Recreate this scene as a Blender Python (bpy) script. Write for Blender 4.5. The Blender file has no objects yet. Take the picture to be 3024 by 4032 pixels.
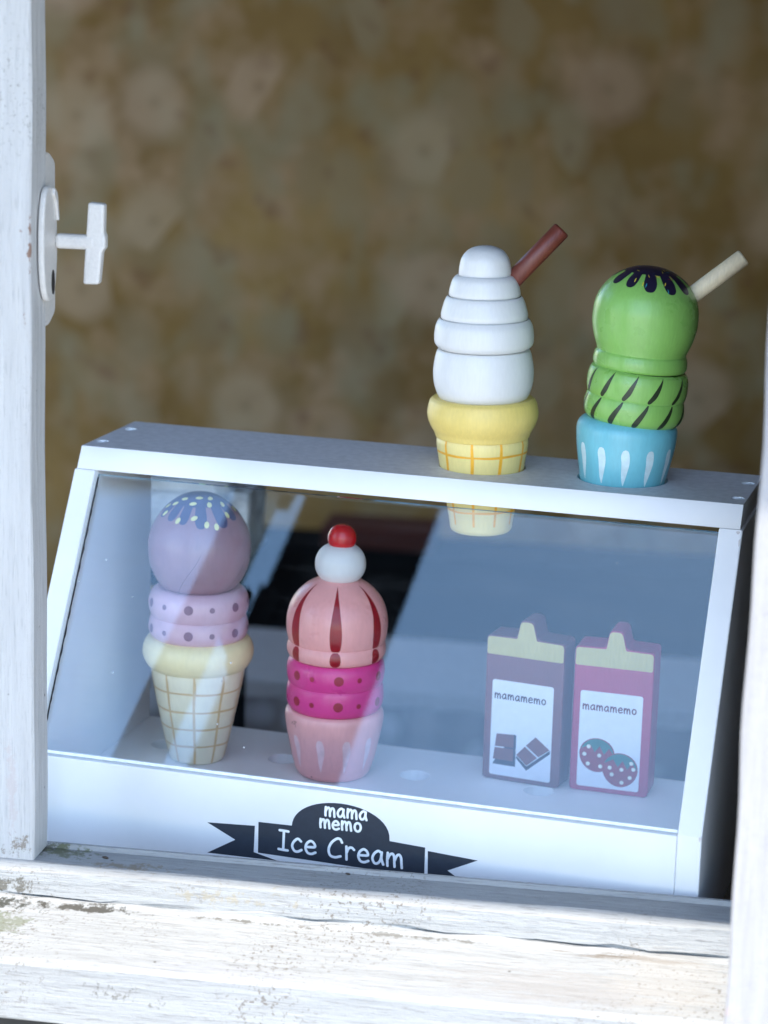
import bpy, bmesh, math, random
import numpy as np
from mathutils import Vector, Matrix
random.seed(4)
C = bpy.context.scene.collection
sc = bpy.context.scene
PI = math.pi

# ------------------------------------------------------------------ camera, sky, sun, exposure
CAM = Vector((0.5389, -1.15204, 0.42994))
RIGHT = Vector((0.95875, 0.28278, 0.02882)); FWD = Vector((-0.26944, 0.93641, -0.22480)); UP = Vector((-0.09056, 0.20776, 0.97398))
cd = bpy.data.cameras.new('camera'); cam = bpy.data.objects.new('camera', cd); C.objects.link(cam)
cam.matrix_world = Matrix(((RIGHT.x, UP.x, -FWD.x, CAM.x), (RIGHT.y, UP.y, -FWD.y, CAM.y), (RIGHT.z, UP.z, -FWD.z, CAM.z), (0, 0, 0, 1)))
cd.sensor_fit = 'VERTICAL'; cd.sensor_height = 36; cd.sensor_width = 27; cd.lens = 84.54
cd.clip_start = 0.05; cd.clip_end = 500
cd.dof.use_dof = True; cd.dof.focus_distance = 1.28; cd.dof.aperture_fstop = 8.0
sc.camera = cam
sc.view_settings.view_transform = 'Standard'; sc.view_settings.look = 'None'; sc.view_settings.gamma = 1
sc.view_settings.exposure = 2.0

TH = math.radians(7.3)                                   # the house front is turned this much against the display case
WO = Vector((0.04625, -0.07501, -0.03136))               # front top edge of the sill at the left post
U = Vector((math.cos(TH), math.sin(TH), 0)); V = Vector((-math.sin(TH), math.cos(TH), 0))
WM = Matrix(((U.x, V.x, 0, WO.x), (U.y, V.y, 0, WO.y), (0, 0, 1, WO.z), (0, 0, 0, 1)))

EL = math.radians(63.5); AZL = math.radians(-5)            # sun stands high in front of the house
SD = (-V * math.cos(AZL) + U * math.sin(AZL)) * math.cos(EL) + Vector((0, 0, math.sin(EL)))
w = bpy.data.worlds.new('World'); sc.world = w; w.use_nodes = True
nt = w.node_tree; bg = nt.nodes['Background']
sky = nt.nodes.new('ShaderNodeTexSky'); sky.sky_type = 'NISHITA'; sky.sun_disc = False
sky.sun_elevation = EL; sky.sun_rotation = math.atan2(SD.x, SD.y)
sky.air_density = 1.0; sky.dust_density = 0.4; sky.ozone_density = 1.2
nt.links.new(sky.outputs[0], bg.inputs[0]); bg.inputs[1].default_value = 0.15
sl = bpy.data.lights.new('sun', 'SUN'); sl.energy = 2.0; sl.angle = math.radians(0.5); sl.color = (1, .95, .87)
so = bpy.data.objects.new('sun', sl); C.objects.link(so); so.location = SD * 5
so.rotation_euler = SD.to_track_quat('Z', 'Y').to_euler()
sc.cycles.max_bounces = 10; sc.cycles.diffuse_bounces = 5; sc.cycles.transparent_max_bounces = 12

# ------------------------------------------------------------------ materials
def mat(name):
    m = bpy.data.materials.new(name); m.use_nodes = True
    return m, m.node_tree, m.node_tree.nodes['Principled BSDF']
def N(t, typ, **kw):
    n = t.nodes.new(typ)
    for k, v in kw.items(): setattr(n, k, v)
    return n
def coords(t, scale=(1, 1, 1), src='Object'):
    tc = N(t, 'ShaderNodeTexCoord'); mp = N(t, 'ShaderNodeMapping'); mp.inputs['Scale'].default_value = scale
    t.links.new(tc.outputs[src], mp.inputs[0]); return mp.outputs[0]
def noise(t, vec, scale, detail=3, rough=.55):
    n = N(t, 'ShaderNodeTexNoise'); n.inputs['Scale'].default_value = scale; n.inputs['Detail'].default_value = detail
    n.inputs['Roughness'].default_value = rough; t.links.new(vec, n.inputs['Vector']); return n.outputs['Fac']
def ramp(t, fac, a, b, ca=(0, 0, 0, 1), cb=(1, 1, 1, 1)):
    r = N(t, 'ShaderNodeValToRGB'); e = r.color_ramp.elements
    e[0].position = a; e[0].color = ca; e[1].position = b; e[1].color = cb; t.links.new(fac, r.inputs[0]); return r.outputs[0]
def mix(t, fac, a, b, blend='MIX'):
    m = N(t, 'ShaderNodeMix', data_type='RGBA', blend_type=blend)
    for i, x in ((0, fac), (6, a), (7, b)):
        if isinstance(x, (int, float)): m.inputs[i].default_value = x
        elif isinstance(x, tuple): m.inputs[i].default_value = x if len(x) == 4 else (*x, 1)
        else: t.links.new(x, m.inputs[i])
    return m.outputs[2]
def math_(t, op, a, b=0.0):
    m = N(t, 'ShaderNodeMath', operation=op)
    for i, x in ((0, a), (1, b)):
        if isinstance(x, (int, float)): m.inputs[i].default_value = x
        else: t.links.new(x, m.inputs[i])
    return m.outputs[0]
def bump(t, b, h, strength=.2, dist=.001):
    n = N(t, 'ShaderNodeBump'); n.inputs['Strength'].default_value = strength; n.inputs['Distance'].default_value = dist
    t.links.new(h, n.inputs['Height']); t.links.new(n.outputs[0], b.inputs['Normal'])
def setc(b, c, rough=.5, spec=.5): b.inputs['Base Color'].default_value = (*c, 1); b.inputs['Roughness'].default_value = rough; b.inputs['Specular IOR Level'].default_value = spec

def toy(name, c, rough=.38, var=.06, coat=.15, grain=(260, 260, 40), bs=.6):
    """painted turned wood: slight mottling, fine vertical grain and brush marks"""
    m, t, b = mat(name)
    v = coords(t, grain); n1 = noise(t, v, 3, 4)
    v2 = coords(t, (1, 1, 1)); n2 = noise(t, v2, 45, 4)
    dark = tuple(x * (1 - 2.2 * var) for x in c); lite = tuple(min(1, x * (1 + var)) for x in c)
    f = math_(t, 'ADD', math_(t, 'MULTIPLY', n1, .5), math_(t, 'MULTIPLY', n2, .5))
    t.links.new(mix(t, ramp(t, f, .35, .65), dark, lite), b.inputs['Base Color'])
    b.inputs['Coat Weight'].default_value = coat; b.inputs['Coat Roughness'].default_value = .25
    t.links.new(ramp(t, n2, .3, .7, (rough - .08,) * 3 + (1,), (rough + .1,) * 3 + (1,)), b.inputs['Roughness'])
    bump(t, b, f, bs, .0004)
    return m
def paint(name, c, rough=.45, coat=.0, lo=.86, hi=1.06):
    m, t, b = mat(name); v = coords(t); n = noise(t, v, 220, 4)
    t.links.new(mix(t, ramp(t, n, .3, .7), tuple(x * lo for x in c), tuple(min(1, x * hi) for x in c)), b.inputs['Base Color'])
    b.inputs['Roughness'].default_value = rough; b.inputs['Coat Weight'].default_value = coat
    bump(t, b, n, .15, .0002); return m

M = {}
# the white lacquered display case: orange-peel, faint scuffs
m, t, b = mat('case_white'); v = coords(t)
n = noise(t, v, 900, 2); n2 = noise(t, v, 14, 5)
t.links.new(mix(t, ramp(t, n2, .35, .7), (.77, .775, .775), (.84, .84, .83)), b.inputs['Base Color'])
b.inputs['Roughness'].default_value = .48; bump(t, b, n, .12, .0002); M['case'] = m
M['top'] = paint('shaded_white_lacquer', (.60, .585, .595), .5)  # white lacquer greyed: the top board's shade is put into the colour
M['inset'] = paint('filler_white', (.80, .82, .84), .7)
M['edge'] = paint('lit_acrylic_edge', (.85, .90, .92), .25)  # white standing in for skylight caught in the pane's lower edge
# clear acrylic: transparent with a Fresnel-like mirror share
m, t, b = mat('acrylic'); t.nodes.remove(b)
out = t.nodes['Material Output']; tr = N(t, 'ShaderNodeBsdfTransparent'); gl = N(t, 'ShaderNodeBsdfGlossy'); mx = N(t, 'ShaderNodeMixShader')
tr.inputs[0].default_value = (.985, .99, .99, 1); gl.inputs['Roughness'].default_value = .004; gl.inputs[0].default_value = (.66, .90, 1, 1)
lw = N(t, 'ShaderNodeLayerWeight'); lw.inputs[0].default_value = .12
t.links.new(math_(t, 'ADD', math_(t, 'MULTIPLY', lw.outputs['Fresnel'], .7), .055), mx.inputs[0])
t.links.new(tr.outputs[0], mx.inputs[1]); t.links.new(gl.outputs[0], mx.inputs[2])
vo = N(t, 'ShaderNodeTexVoronoi'); vo.inputs['Scale'].default_value = 60; t.links.new(coords(t), vo.inputs['Vector'])
s_ = N(t, 'ShaderNodeSeparateColor'); t.links.new(vo.outputs['Color'], s_.inputs[0])
dust = math_(t, 'MULTIPLY', ramp(t, vo.outputs['Distance'], .025, .04, (1, 1, 1, 1), (0, 0, 0, 1)), ramp(t, s_.outputs[0], .55, .6))
smear = math_(t, 'MULTIPLY', ramp(t, noise(t, coords(t, (3, 14, 14)), 5, 5, .7), .5, .8), .018)
df = N(t, 'ShaderNodeBsdfDiffuse'); df.inputs[0].default_value = (.8, .8, .8, 1); m2 = N(t, 'ShaderNodeMixShader')
t.links.new(math_(t, 'ADD', math_(t, 'MULTIPLY', dust, .6), smear), m2.inputs[0]); t.links.new(mx.outputs[0], m2.inputs[1]); t.links.new(df.outputs[0], m2.inputs[2]); t.links.new(m2.outputs[0], out.inputs[0]); M['glass'] = m

def weathered(name, along=(6, 90, 90), base=(.335, .338, .332), dirt=1.0, spots=(), chips=()):
    """old white house paint over wood: long grain, dirt in the grain, specks, local stains (centre, size, strength, colour)"""
    m, t, b = mat(name)
    v = coords(t, along); g = noise(t, v, 2.5, 6, .65)
    v1 = coords(t); n1 = noise(t, v1, 9, 4); n3 = noise(t, v1, 420, 3, .7)
    g2 = noise(t, coords(t, tuple(a * 3 for a in along)), 4, 4, .6)
    col = mix(t, ramp(t, g, .35, .62), tuple(x * .86 for x in base), base)
    col = mix(t, math_(t, 'MULTIPLY', ramp(t, g2, .56, .66), dirt * .8), col, (.20, .195, .19))
    # fine specks of dirt gathered in patches
    sp = math_(t, 'MULTIPLY', ramp(t, n3, .57, .64), ramp(t, n1, .50, .66))
    col = mix(t, math_(t, 'MULTIPLY', sp, dirt * 1.6), col, (.16, .14, .12))
    vo = N(t, 'ShaderNodeTexVoronoi'); vo.inputs['Scale'].default_value = 75; t.links.new(v1, vo.inputs['Vector'])
    dots = ramp(t, vo.outputs['Distance'], .05, .085, (1, 1, 1, 1), (0, 0, 0, 1))
    pick = N(t, 'ShaderNodeSeparateColor'); t.links.new(vo.outputs['Color'], pick.inputs[0])
    dots = math_(t, 'MULTIPLY', dots, ramp(t, pick.outputs[0], .80, .84))
    col = mix(t, math_(t, 'MULTIPLY', dots, .8), col, (.07, .06, .05))
    tc = N(t, 'ShaderNodeTexCoord')
    n4 = noise(t, v1, 160, 5, .75); n5 = noise(t, coords(t, tuple(a * 2 for a in along)), 5, 5, .7)
    for (c, s, k, colr, lo) in spots:
        mp = N(t, 'ShaderNodeMapping'); mp.vector_type = 'TEXTURE'
        mp.inputs['Location'].default_value = c; mp.inputs['Scale'].default_value = s
        t.links.new(tc.outputs['Object'], mp.inputs[0])
        ln = N(t, 'ShaderNodeVectorMath', operation='LENGTH'); t.links.new(mp.outputs[0], ln.inputs[0])
        fall = ramp(t, ln.outputs['Value'], .15, 1.0, (1, 1, 1, 1), (0, 0, 0, 1))
        nz = n5 if lo < 0 else n4; lo = abs(lo)
        f = ramp(t, math_(t, 'ADD', math_(t, 'MULTIPLY', nz, 1.0), math_(t, 'MULTIPLY', fall, .35)), lo, lo + .09)
        f = math_(t, 'MULTIPLY', math_(t, 'MULTIPLY', f, ramp(t, fall, 0, .25)), k)
        col = mix(t, f, col, colr)
    t.links.new(col, b.inputs['Base Color']); b.inputs['Roughness'].default_value = .6
    h = math_(t, 'ADD', g, math_(t, 'MULTIPLY', n4, .5)); bump(t, b, h, .8, .0014)
    return m
G = (.10, .09, .07, 1); RU = (.20, .095, .055, 1); OL = (.13, .14, .08, 1)
M['sill'] = weathered('sill_paint', spots=[
    ((-.012, -.012, -.02), (.045, .02, .012), .95, (.04, .04, .03, 1), .74), ((.0, .018, 0), (.03, .012, .01), .9, (.05, .045, .03, 1), .70), ((.012, .016, 0), (.035, .02, .02), .9, OL, .74), ((.05, .004, 0), (.05, .012, .01), .8, (.22, .17, .11, 1), .76),
    ((-.01, -.004, -.012), (.035, .012, .012), .9, G, .74), ((-.012, -.03, -.022), (.03, .02, .012), .7, OL, .70),
    ((.03, -.012, -.018), (.05, .008, .004), .95, (.05, .045, .035, 1), .70), ((.11, -.011, -.0185), (.08, .004, .0025), .8, G, .74),
    ((.20, -.011, -.018), (.09, .004, .0025), .7, G, .76), ((.31, -.013, -.0185), (.06, .005, .004), .9, (.16, .13, .10, 1), -.70),
    ((.10, -.003, -.008), (.09, .012, .012), .65, (.30, .26, .18, 1), .78), ((.06, -.055, -.042), (.06, .02, .014), .8, G, .80),
    ((.28, -.04, -.026), (.11, .03, .012), .6, (.28, .26, .24, 1), -.66), ((.24, -.055, -.028), (.14, .012, .01), .7, (.3, .3, .3, 1), .74),
    ((.11, -.054, -.030), (.12, .01, .01), .55, (.35, .35, .40, 1), -.70), ((.33, -.03, -.02), (.04, .04, .02), .5, (.35, .33, .30, 1), -.6)])
M['post'] = weathered('post_paint', along=(90, 90, 5), base=(.51, .50, .485), dirt=.38, spots=[
    ((-.001, .0, .322), (.0028, .004, .034), .9, RU, .78), ((-.006, .0, .328), (.006, .004, .012), .6, RU, .88),
    ((-.004, .0, .285), (.003, .004, .02), .7, RU, .84), ((-.008, 0, .008), (.02, .01, .02), .85, (.20, .16, .12, 1), .80),
    ((-.012, 0, .04), (.006, .004, .05), .5, (.45, .38, .36, 1), .72)])
M['sash'] = weathered('sash_paint', along=(90, 90, 6), base=(.34, .325, .32), dirt=.2, spots=[((.36, -.12, .0), (.02, .02, .05), .6, (.4, .3, .28, 1), .86)])
def chipped(name, c, rough):
    m, t, b = mat(name); v = coords(t); n = noise(t, v, 120, 5, .7); n2 = noise(t, v, 600, 3)
    col = mix(t, ramp(t, n2, .3, .7), tuple(x * .9 for x in c), c)
    col = mix(t, ramp(t, n, .685, .70), col, (.05, .045, .04)); t.links.new(col, b.inputs['Base Color'])
    b.inputs['Roughness'].default_value = rough; bump(t, b, math_(t, 'ADD', n, n2), .3, .0006); return m
M['metal'] = chipped('white_enamelled_iron', (.62, .59, .55), .42)
M['metal_old'] = paint('white_enamelled_iron', (.58, .57, .55), .42, .1)
M['chest'] = paint('black_matt_paint', (.008, .008, .009), 1.0); M['chest'].node_tree.nodes['Principled BSDF'].inputs['Specular IOR Level'].default_value = .05
M['black'] = paint('black_slot', (.015, .014, .014), .6)
M['tar'] = paint('dark_wall_paint', (.03, .028, .026), .8)

M['soft'] = toy('soft_white', (.72, .705, .68), .40, .022, .15, (260, 260, 40), .3)
M['cone_y'] = toy('cone_yellow', (.80, .60, .17), .42, .04)
M['cup_y'] = toy('waffle_yellow', (.84, .68, .26), .42, .03)
M['line_y'] = paint('waffle_line_orange', (.92, .45, .03))
M['choc'] = toy('chocolate_stick', (.18, .042, .026), .45, .14)
M['green'] = toy('green_paint', (.235, .48, .105), .30, .04, .3)
M['dkgreen'] = paint('dark_stripe', (.022, .035, .014), .35)
M['blue'] = toy('turquoise_paint', (.17, .52, .60), .34, .04, .3)
M['drop_b'] = paint('pale_drop', (.62, .78, .80))
M['navy'] = paint('dark_sauce', (.018, .013, .035), .3, .2)
M['wood'] = toy('bare_wood', (.74, .62, .42), .5, .08)
M['ycan'] = paint('sprinkle_yellow', (.85, .65, .05)); M['rcan'] = paint('sprinkle_red', (.40, .05, .04)); M['bcan'] = paint('sprinkle_blue', (.03, .28, .38))
M['mauve'] = toy('mauve_paint', (.33, .20, .24), .34, .04, .3)
M['lilac'] = toy('lilac_paint', (.63, .42, .50), .36, .03, .25)
M['dot_m'] = paint('mauve_dot', (.26, .15, .22))
M['cream'] = toy('cream_paint', (.88, .76, .44), .38, .03, .2)
M['waffle'] = toy('pale_waffle', (.84, .76, .55), .42, .03)
M['line_w'] = paint('tan_line', (.70, .50, .26))
M['sauce_b'] = paint('blue_sauce', (.085, .09, .19), .35); M['sprk'] = paint('pale_sprinkle', (.78, .74, .34))
M['pink'] = toy('salmon_paint', (.88, .39, .36), .30, .04, .3)
M['hot'] = toy('hot_pink_paint', (.74, .05, .26), .32, .04, .3)
M['red'] = paint('red_stripe', (.33, .004, .012), .3, .2)
M['dot_r'] = paint('red_dot', (.38, .02, .05))
M['cup_p'] = toy('pink_cup_paint', (.90, .44, .43), .36, .04, .2)
M['drop_p'] = paint('lilac_drop', (.92, .62, .64))
M['cherry'] = toy('cherry_red', (.56, .004, .008), .22, .08, .6)
M['cmilk'] = toy('brown_milk_paint', (.20, .07, .075), .42, .05); M['smilk'] = toy('raspberry_milk_paint', (.42, .04, .11), .42, .05)
M['cap'] = toy('yellow_cap_paint', (.54, .47, .19), .5, .06)
M['panel'] = paint('white_print', (.78, .80, .84), .5, 0, .96, 1.02); M['ptext'] = paint('brown_print', (.07, .02, .025))
M['ptext_red'] = paint('red_brown_print', (.16, .03, .045)); M['pbrown'] = paint('chocolate_print', (.20, .065, .06)); M['pdark'] = paint('dark_print', (.035, .03, .05))
M['berry'] = paint('berry_print', (.30, .025, .045)); M['leaf'] = paint('leaf_print', (.03, .16, .13)); M['seed'] = paint('seed_print', (.85, .82, .70))
M['ink'] = paint('ink_navy', (.022, .030, .046), .6); M['letter'] = paint('letter_white', (.88, .90, .90))

# ------------------------------------------------------------------ mesh helpers
def link(name, me, m, parent=None, mw=None, smooth=False):
    o = bpy.data.objects.new(name, me); C.objects.link(o)
    if m: me.materials.append(m)
    if smooth: me.polygons.foreach_set('use_smooth', [True] * len(me.polygons))
    if parent: o.parent = parent
    if mw is not None: o.matrix_local = mw
    return o
def pyd(name, vs, fs, m, parent=None, mw=None, smooth=False):
    me = bpy.data.meshes.new(name); me.from_pydata([tuple(v) for v in vs], [], fs); me.update()
    return link(name, me, m, parent, mw, smooth)
def thing(name, label, cat, group=None, mw=None):
    o = bpy.data.objects.new(name, None); C.objects.link(o); o.empty_display_size = .02
    o['label'] = label; o['category'] = cat
    if group: o['group'] = group
    if mw is not None: o.matrix_world = mw
    return o
def bm_obj(name, bm, m, parent=None, mw=None, smooth=False):
    bmesh.ops.recalc_face_normals(bm, faces=bm.faces)
    me = bpy.data.meshes.new(name); bm.to_mesh(me); bm.free()
    return link(name, me, m, parent, mw, smooth)
def box(name, lo, hi, m, parent=None, mw=None, bev=.0006, seg=2):
    bm = bmesh.new(); r = bmesh.ops.create_cube(bm, size=1)
    for v in bm.verts: v.co = Vector([lo[i] + (v.co[i] + .5) * (hi[i] - lo[i]) for i in range(3)])
    if bev: bmesh.ops.bevel(bm, geom=list(bm.edges), offset=bev, segments=seg, affect='EDGES', profile=.5)
    return bm_obj(name, bm, m, parent, mw)
def prism(name, outline, depth, m, parent=None, mw=None, bev=.0005, seg=2, front_only=False):
    """outline in local x,z at y=0, extruded to y=depth"""
    bm = bmesh.new(); vs = [bm.verts.new((x, 0, z)) for x, z in outline]; f = bm.faces.new(vs)
    r = bmesh.ops.extrude_face_region(bm, geom=[f]); nv = [e for e in r['geom'] if isinstance(e, bmesh.types.BMVert)]
    bmesh.ops.translate(bm, verts=nv, vec=(0, depth, 0)); bmesh.ops.recalc_face_normals(bm, faces=bm.faces)
    if bev:
        es = [e for e in bm.edges if abs(e.verts[0].co.y - e.verts[1].co.y) < 1e-7]
        bmesh.ops.bevel(bm, geom=es, offset=bev, segments=seg, affect='EDGES', profile=.5)
    return bm_obj(name, bm, m, parent, mw)
def sheet(name, outline, y, m, parent, mw=None):
    """flat print lying in the local x,z plane at y"""
    pts = outline if area(outline) > 0 else outline[::-1]
    return pyd(name, [(x, y, z) for x, z in pts], [tuple(range(len(pts)))], m, parent, mw)
def area(o): return sum(o[i][0] * o[(i + 1) % len(o)][1] - o[(i + 1) % len(o)][0] * o[i][1] for i in range(len(o)))
def rrect(x0, z0, x1, z1, r, n=5):
    out = []
    for cx, cz, a0 in ((x1 - r, z1 - r, 0), (x0 + r, z1 - r, 90), (x0 + r, z0 + r, 180), (x1 - r, z0 + r, 270)):
        for i in range(n + 1):
            a = math.radians(a0 + 90 * i / n); out.append((cx + r * math.cos(a), cz + r * math.sin(a)))
    return out
def roundpoly(pts, r, n=4):
    out = []; L = len(pts)
    for i in range(L):
        p = Vector(pts[i][:2]); a = Vector(pts[i - 1][:2]); c = Vector(pts[(i + 1) % L][:2]); rr = pts[i][2] if len(pts[i]) > 2 else r
        if rr <= 0: out.append(tuple(p)); continue
        d1 = (a - p); d2 = (c - p); k = min(rr, d1.length * .49, d2.length * .49); s = p + d1.normalized() * k; e = p + d2.normalized() * k
        for j in range(n + 1):
            u = j / n; out.append(tuple(s * (1 - u) ** 2 + p * 2 * u * (1 - u) + e * u * u))
    return out
def circle(cx, cz, r, n=24, rz=None): return [(cx + r * math.cos(2 * PI * i / n), cz + (rz or r) * math.sin(2 * PI * i / n)) for i in range(n)]
def plate(name, outline, holes, z0, z1, m, parent=None, mw=None, fix=None, bev=.0005):
    """horizontal slab (x,y outline) with real round holes"""
    cu = bpy.data.curves.new(name, 'CURVE'); cu.dimensions = '2D'; cu.fill_mode = 'BOTH'; cu.extrude = (z1 - z0) / 2
    for loop in [outline] + holes:
        s = cu.splines.new('POLY'); s.points.add(len(loop) - 1); s.use_cyclic_u = True
        for p, q in zip(s.points, loop): p.co = (q[0], q[1], 0, 1)
    tmp = bpy.data.objects.new('tmp', cu); C.objects.link(tmp); dg = bpy.context.evaluated_depsgraph_get()
    me = bpy.data.meshes.new_from_object(tmp.evaluated_get(dg)); bpy.data.objects.remove(tmp); me.name = name
    bm = bmesh.new(); bm.from_mesh(me); bmesh.ops.remove_doubles(bm, verts=bm.verts, dist=1e-6)
    for v in bm.verts:
        v.co.z += (z0 + z1) / 2
        if fix: fix(v.co)
    bpy.data.meshes.remove(me); me = None
    o = bm_obj(name, bm, m, parent, mw)
    if bev:
        b = o.modifiers.new('bevel', 'BEVEL'); b.width = bev; b.segments = 2; b.limit_method = 'ANGLE'; b.angle_limit = math.radians(40)
    return o
def catmull(pts, k=6):
    P = [np.array(p, float) for p in pts]
    if len(P) < 3: return [tuple(P[0] + (P[1] - P[0]) * i / k) for i in range(k + 1)]
    Q = [2 * P[0] - P[1]] + P + [2 * P[-1] - P[-2]]; out = []
    for i in range(1, len(Q) - 2):
        a, b_, c, d = Q[i - 1:i + 3]
        for j in range(k):
            u = j / k; out.append(tuple(.5 * (2 * b_ + (c - a) * u + (2 * a - 5 * b_ + 4 * c - d) * u * u + (3 * b_ - a - 3 * c + d) * u ** 3)))
    out.append(tuple(P[-1])); return out

class Turned:
    """a turned-wood solid: runs of (v, halfwidth) from the top down; base at local z=0; v grows downwards"""
    def __init__(s, name, runs, vb, kz, kr, m, parent, origin, direc, seg=80, spin=0.0):
        s.runs = []
        vs, fs = [], []
        for run in runs:
            pts = catmull(run, 6) if len(run) > 2 else list(run)
            pr = [((vb - v) * kz, max(0.0, r) * kr) for v, r in pts]; s.runs.append(pr); b0 = len(vs)
            for z, r in pr:
                for i in range(seg): a = 2 * PI * i / seg; vs.append((r * math.cos(a), r * math.sin(a), z))
            for j in range(len(pr) - 1):
                for i in range(seg):
                    a = b0 + j * seg + i; b_ = b0 + j * seg + (i + 1) % seg
                    fs.append((a, a + seg, b_ + seg, b_))
        me = bpy.data.meshes.new(name); me.from_pydata(vs, [], fs)
        bm = bmesh.new(); bm.from_mesh(me)
        for zz in (0, 1):
            pass
        bm.to_mesh(me); bm.free(); me.validate(); me.update()
        zd = Vector(direc).normalized(); back = Vector((FWD.x, FWD.y, 0)); back = (back - zd * back.dot(zd)).normalized()
        x = zd.cross(back) * -1                       # picture right
        x = x if x.dot(RIGHT) > 0 else -x
        y = zd.cross(x)
        s.M = Matrix(((x.x, y.x, zd.x, origin[0]), (x.y, y.y, zd.y, origin[1]), (x.z, y.z, zd.z, origin[2]), (0, 0, 0, 1)))
        s.yf = -1 if (Vector((y.x, y.y, 0)).dot(back) > 0) else 1     # local y sign that faces the viewer
        pm = parent.matrix_world if parent else Matrix()
        s.o = link(name, me, m, parent, None, True)
        s.o.matrix_local = parent.matrix_world.inverted() @ s.M if parent else s.M
        if spin: pass
        # surface lookup over all runs, from top down
        z = [q[0] for pr in s.runs for q in pr]; r = [q[1] for pr in s.runs for q in pr]
        s.z = np.array(z); s.r = np.array(r); d = np.hypot(np.diff(s.z), np.diff(s.r)); s.s = np.concatenate([[0], np.cumsum(d)])
        s.vb, s.kz, s.kr = vb, kz, kr
    def s_of_v(s, v):
        z = (s.vb - v) * s.kz; order = np.argsort(s.z, kind='stable'); return float(np.interp(z, s.z[order], s.s[order]))
    def r_at(s, q): return float(np.interp(q, s.s, s.r))
    def pt(s, th, q, off=.00012):
        """th measured from the viewer-facing side, positive to picture right"""
        z = float(np.interp(q, s.s, s.z)); r = float(np.interp(q, s.s, s.r)); e = .0006
        z1, z2 = np.interp([q - e, q + e], s.s, s.z); r1, r2 = np.interp([q - e, q + e], s.s, s.r)
        tz, tr = z2 - z1, r2 - r1; l = math.hypot(tz, tr) or 1; nr, nz = -tz / l, tr / l
        if nr < -.2: nr, nz = -nr, -nz
        R = r + nr * off; Z = z + nz * off
        return (R * math.sin(th), s.yf * R * math.cos(th), Z)
    def add(s, name, vs, fs, m, both=False):
        o = pyd(name, vs, fs, m, s.o, None, True); return o
    def dot(s, name, deg, v, rad, m, rad_s=None, rot=0, off=.00012, n=20):
        q0 = s.s_of_v(v); r = max(s.r_at(q0), .002); vs, fs = [s.pt(math.radians(deg), q0, off)], []; rs = rad_s or rad
        for k in (1, 2):
            for i in range(n):
                a = 2 * PI * i / n; dx = rad * math.cos(a) * k / 2; dy = rs * math.sin(a) * k / 2
                dx, dy = dx * math.cos(rot) - dy * math.sin(rot), dx * math.sin(rot) + dy * math.cos(rot)
                vs.append(s.pt(math.radians(deg) + dx / r, q0 + dy, off))
        for i in range(n):
            j = (i + 1) % n; fs.append((0, 1 + i, 1 + j)); fs.append((1 + i, 1 + n + i, 1 + n + j, 1 + j))
        return s.add(name, vs, fs, m)
    def stripe(s, name, pts, m, off=.00012, k=4):
        """pts: (deg, v, halfwidth in metres)"""
        P = catmull(pts, k); vs, fs = [], []
        for d, v, hw in P:
            q = s.s_of_v(v); r = max(s.r_at(q), .001)
            for e in (-1, -.33, .33, 1): vs.append(s.pt(math.radians(d) + e * max(hw, 1e-5) / r, q, off))
        for i in range(len(P) - 1):
            for j in range(3): a = 4 * i + j; fs.append((a, a + 1, a + 5, a + 4))
        return s.add(name, vs, fs, m)
    def ring(s, name, v, hw, m, off=.00013, n=96, wob=0):
        q0 = s.s_of_v(v); vs, fs = [], []
        for i in range(n):
            a = 2 * PI * i / n; ww = wob * (math.sin(3 * a + v) + .5 * math.sin(7 * a)); h2 = hw * (1 + .18 * math.sin(5 * a + v * .1))
            for e in (-1, 1): vs.append(s.pt(a, q0 + ww + e * h2, off))
        for i in range(n): j = (i + 1) % n; fs.append((2 * i, 2 * i + 1, 2 * j + 1, 2 * j))
        return s.add(name, vs, fs, m)
    def splat(s, name, s0, drips, m, off=.00014, n=420):
        vs, fs = [s.pt(0, 0, off)], []; K = 14
        lens = []
        for i in range(n):
            a = 2 * PI * i / n; L = s0
            for (d, wd, ln) in drips:
                x = abs((a - math.radians(d) + PI) % (2 * PI) - PI) / math.radians(wd)
                if x < 1: L = max(L, s0 + ln * (1 - x ** 2.6) ** (1 / 2.6))
            lens.append(L)
        for k in range(1, K + 1):
            for i in range(n): vs.append(s.pt(2 * PI * i / n, lens[i] * k / K, off))
        for i in range(n):
            j = (i + 1) % n; fs.append((0, 1 + i, 1 + j))
            for k in range(K - 1): a = 1 + k * n; fs.append((a + i, a + n + i, a + n + j, a + j))
        return s.add(name, vs, fs, m)
def rod(name, p0, direc, length, r, m, parent, seg=32):
    z = Vector(direc).normalized(); x = z.orthogonal().normalized(); y = z.cross(x); c = r * .16
    prof = [(0, 0), (r - c, 0), (r, c), (r, length - c), (r - c, length), (0, length)]; vs, fs = [], []
    for q, h in prof:
        for i in range(seg): a = 2 * PI * i / seg; vs.append(Vector(p0) + x * q * math.cos(a) + y * q * math.sin(a) + z * h)
    for j in range(5):
        for i in range(seg): a = j * seg + i; b_ = j * seg + (i + 1) % seg; fs.append((a, b_, b_ + seg, a + seg))
    o = pyd(name, vs, fs, m, None); o.data.validate(); bm = bmesh.new(); bm.from_mesh(o.data); bmesh.ops.remove_doubles(bm, verts=bm.verts, dist=1e-7); bmesh.ops.recalc_face_normals(bm, faces=bm.faces); bm.to_mesh(o.data); bm.free()
    for p in o.data.polygons: p.use_smooth = len(p.vertices) == 4 and p.area > r * r * .3
    o.parent = parent; o.matrix_parent_inverse = parent.matrix_world.inverted() if parent else Matrix()
    return o

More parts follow.
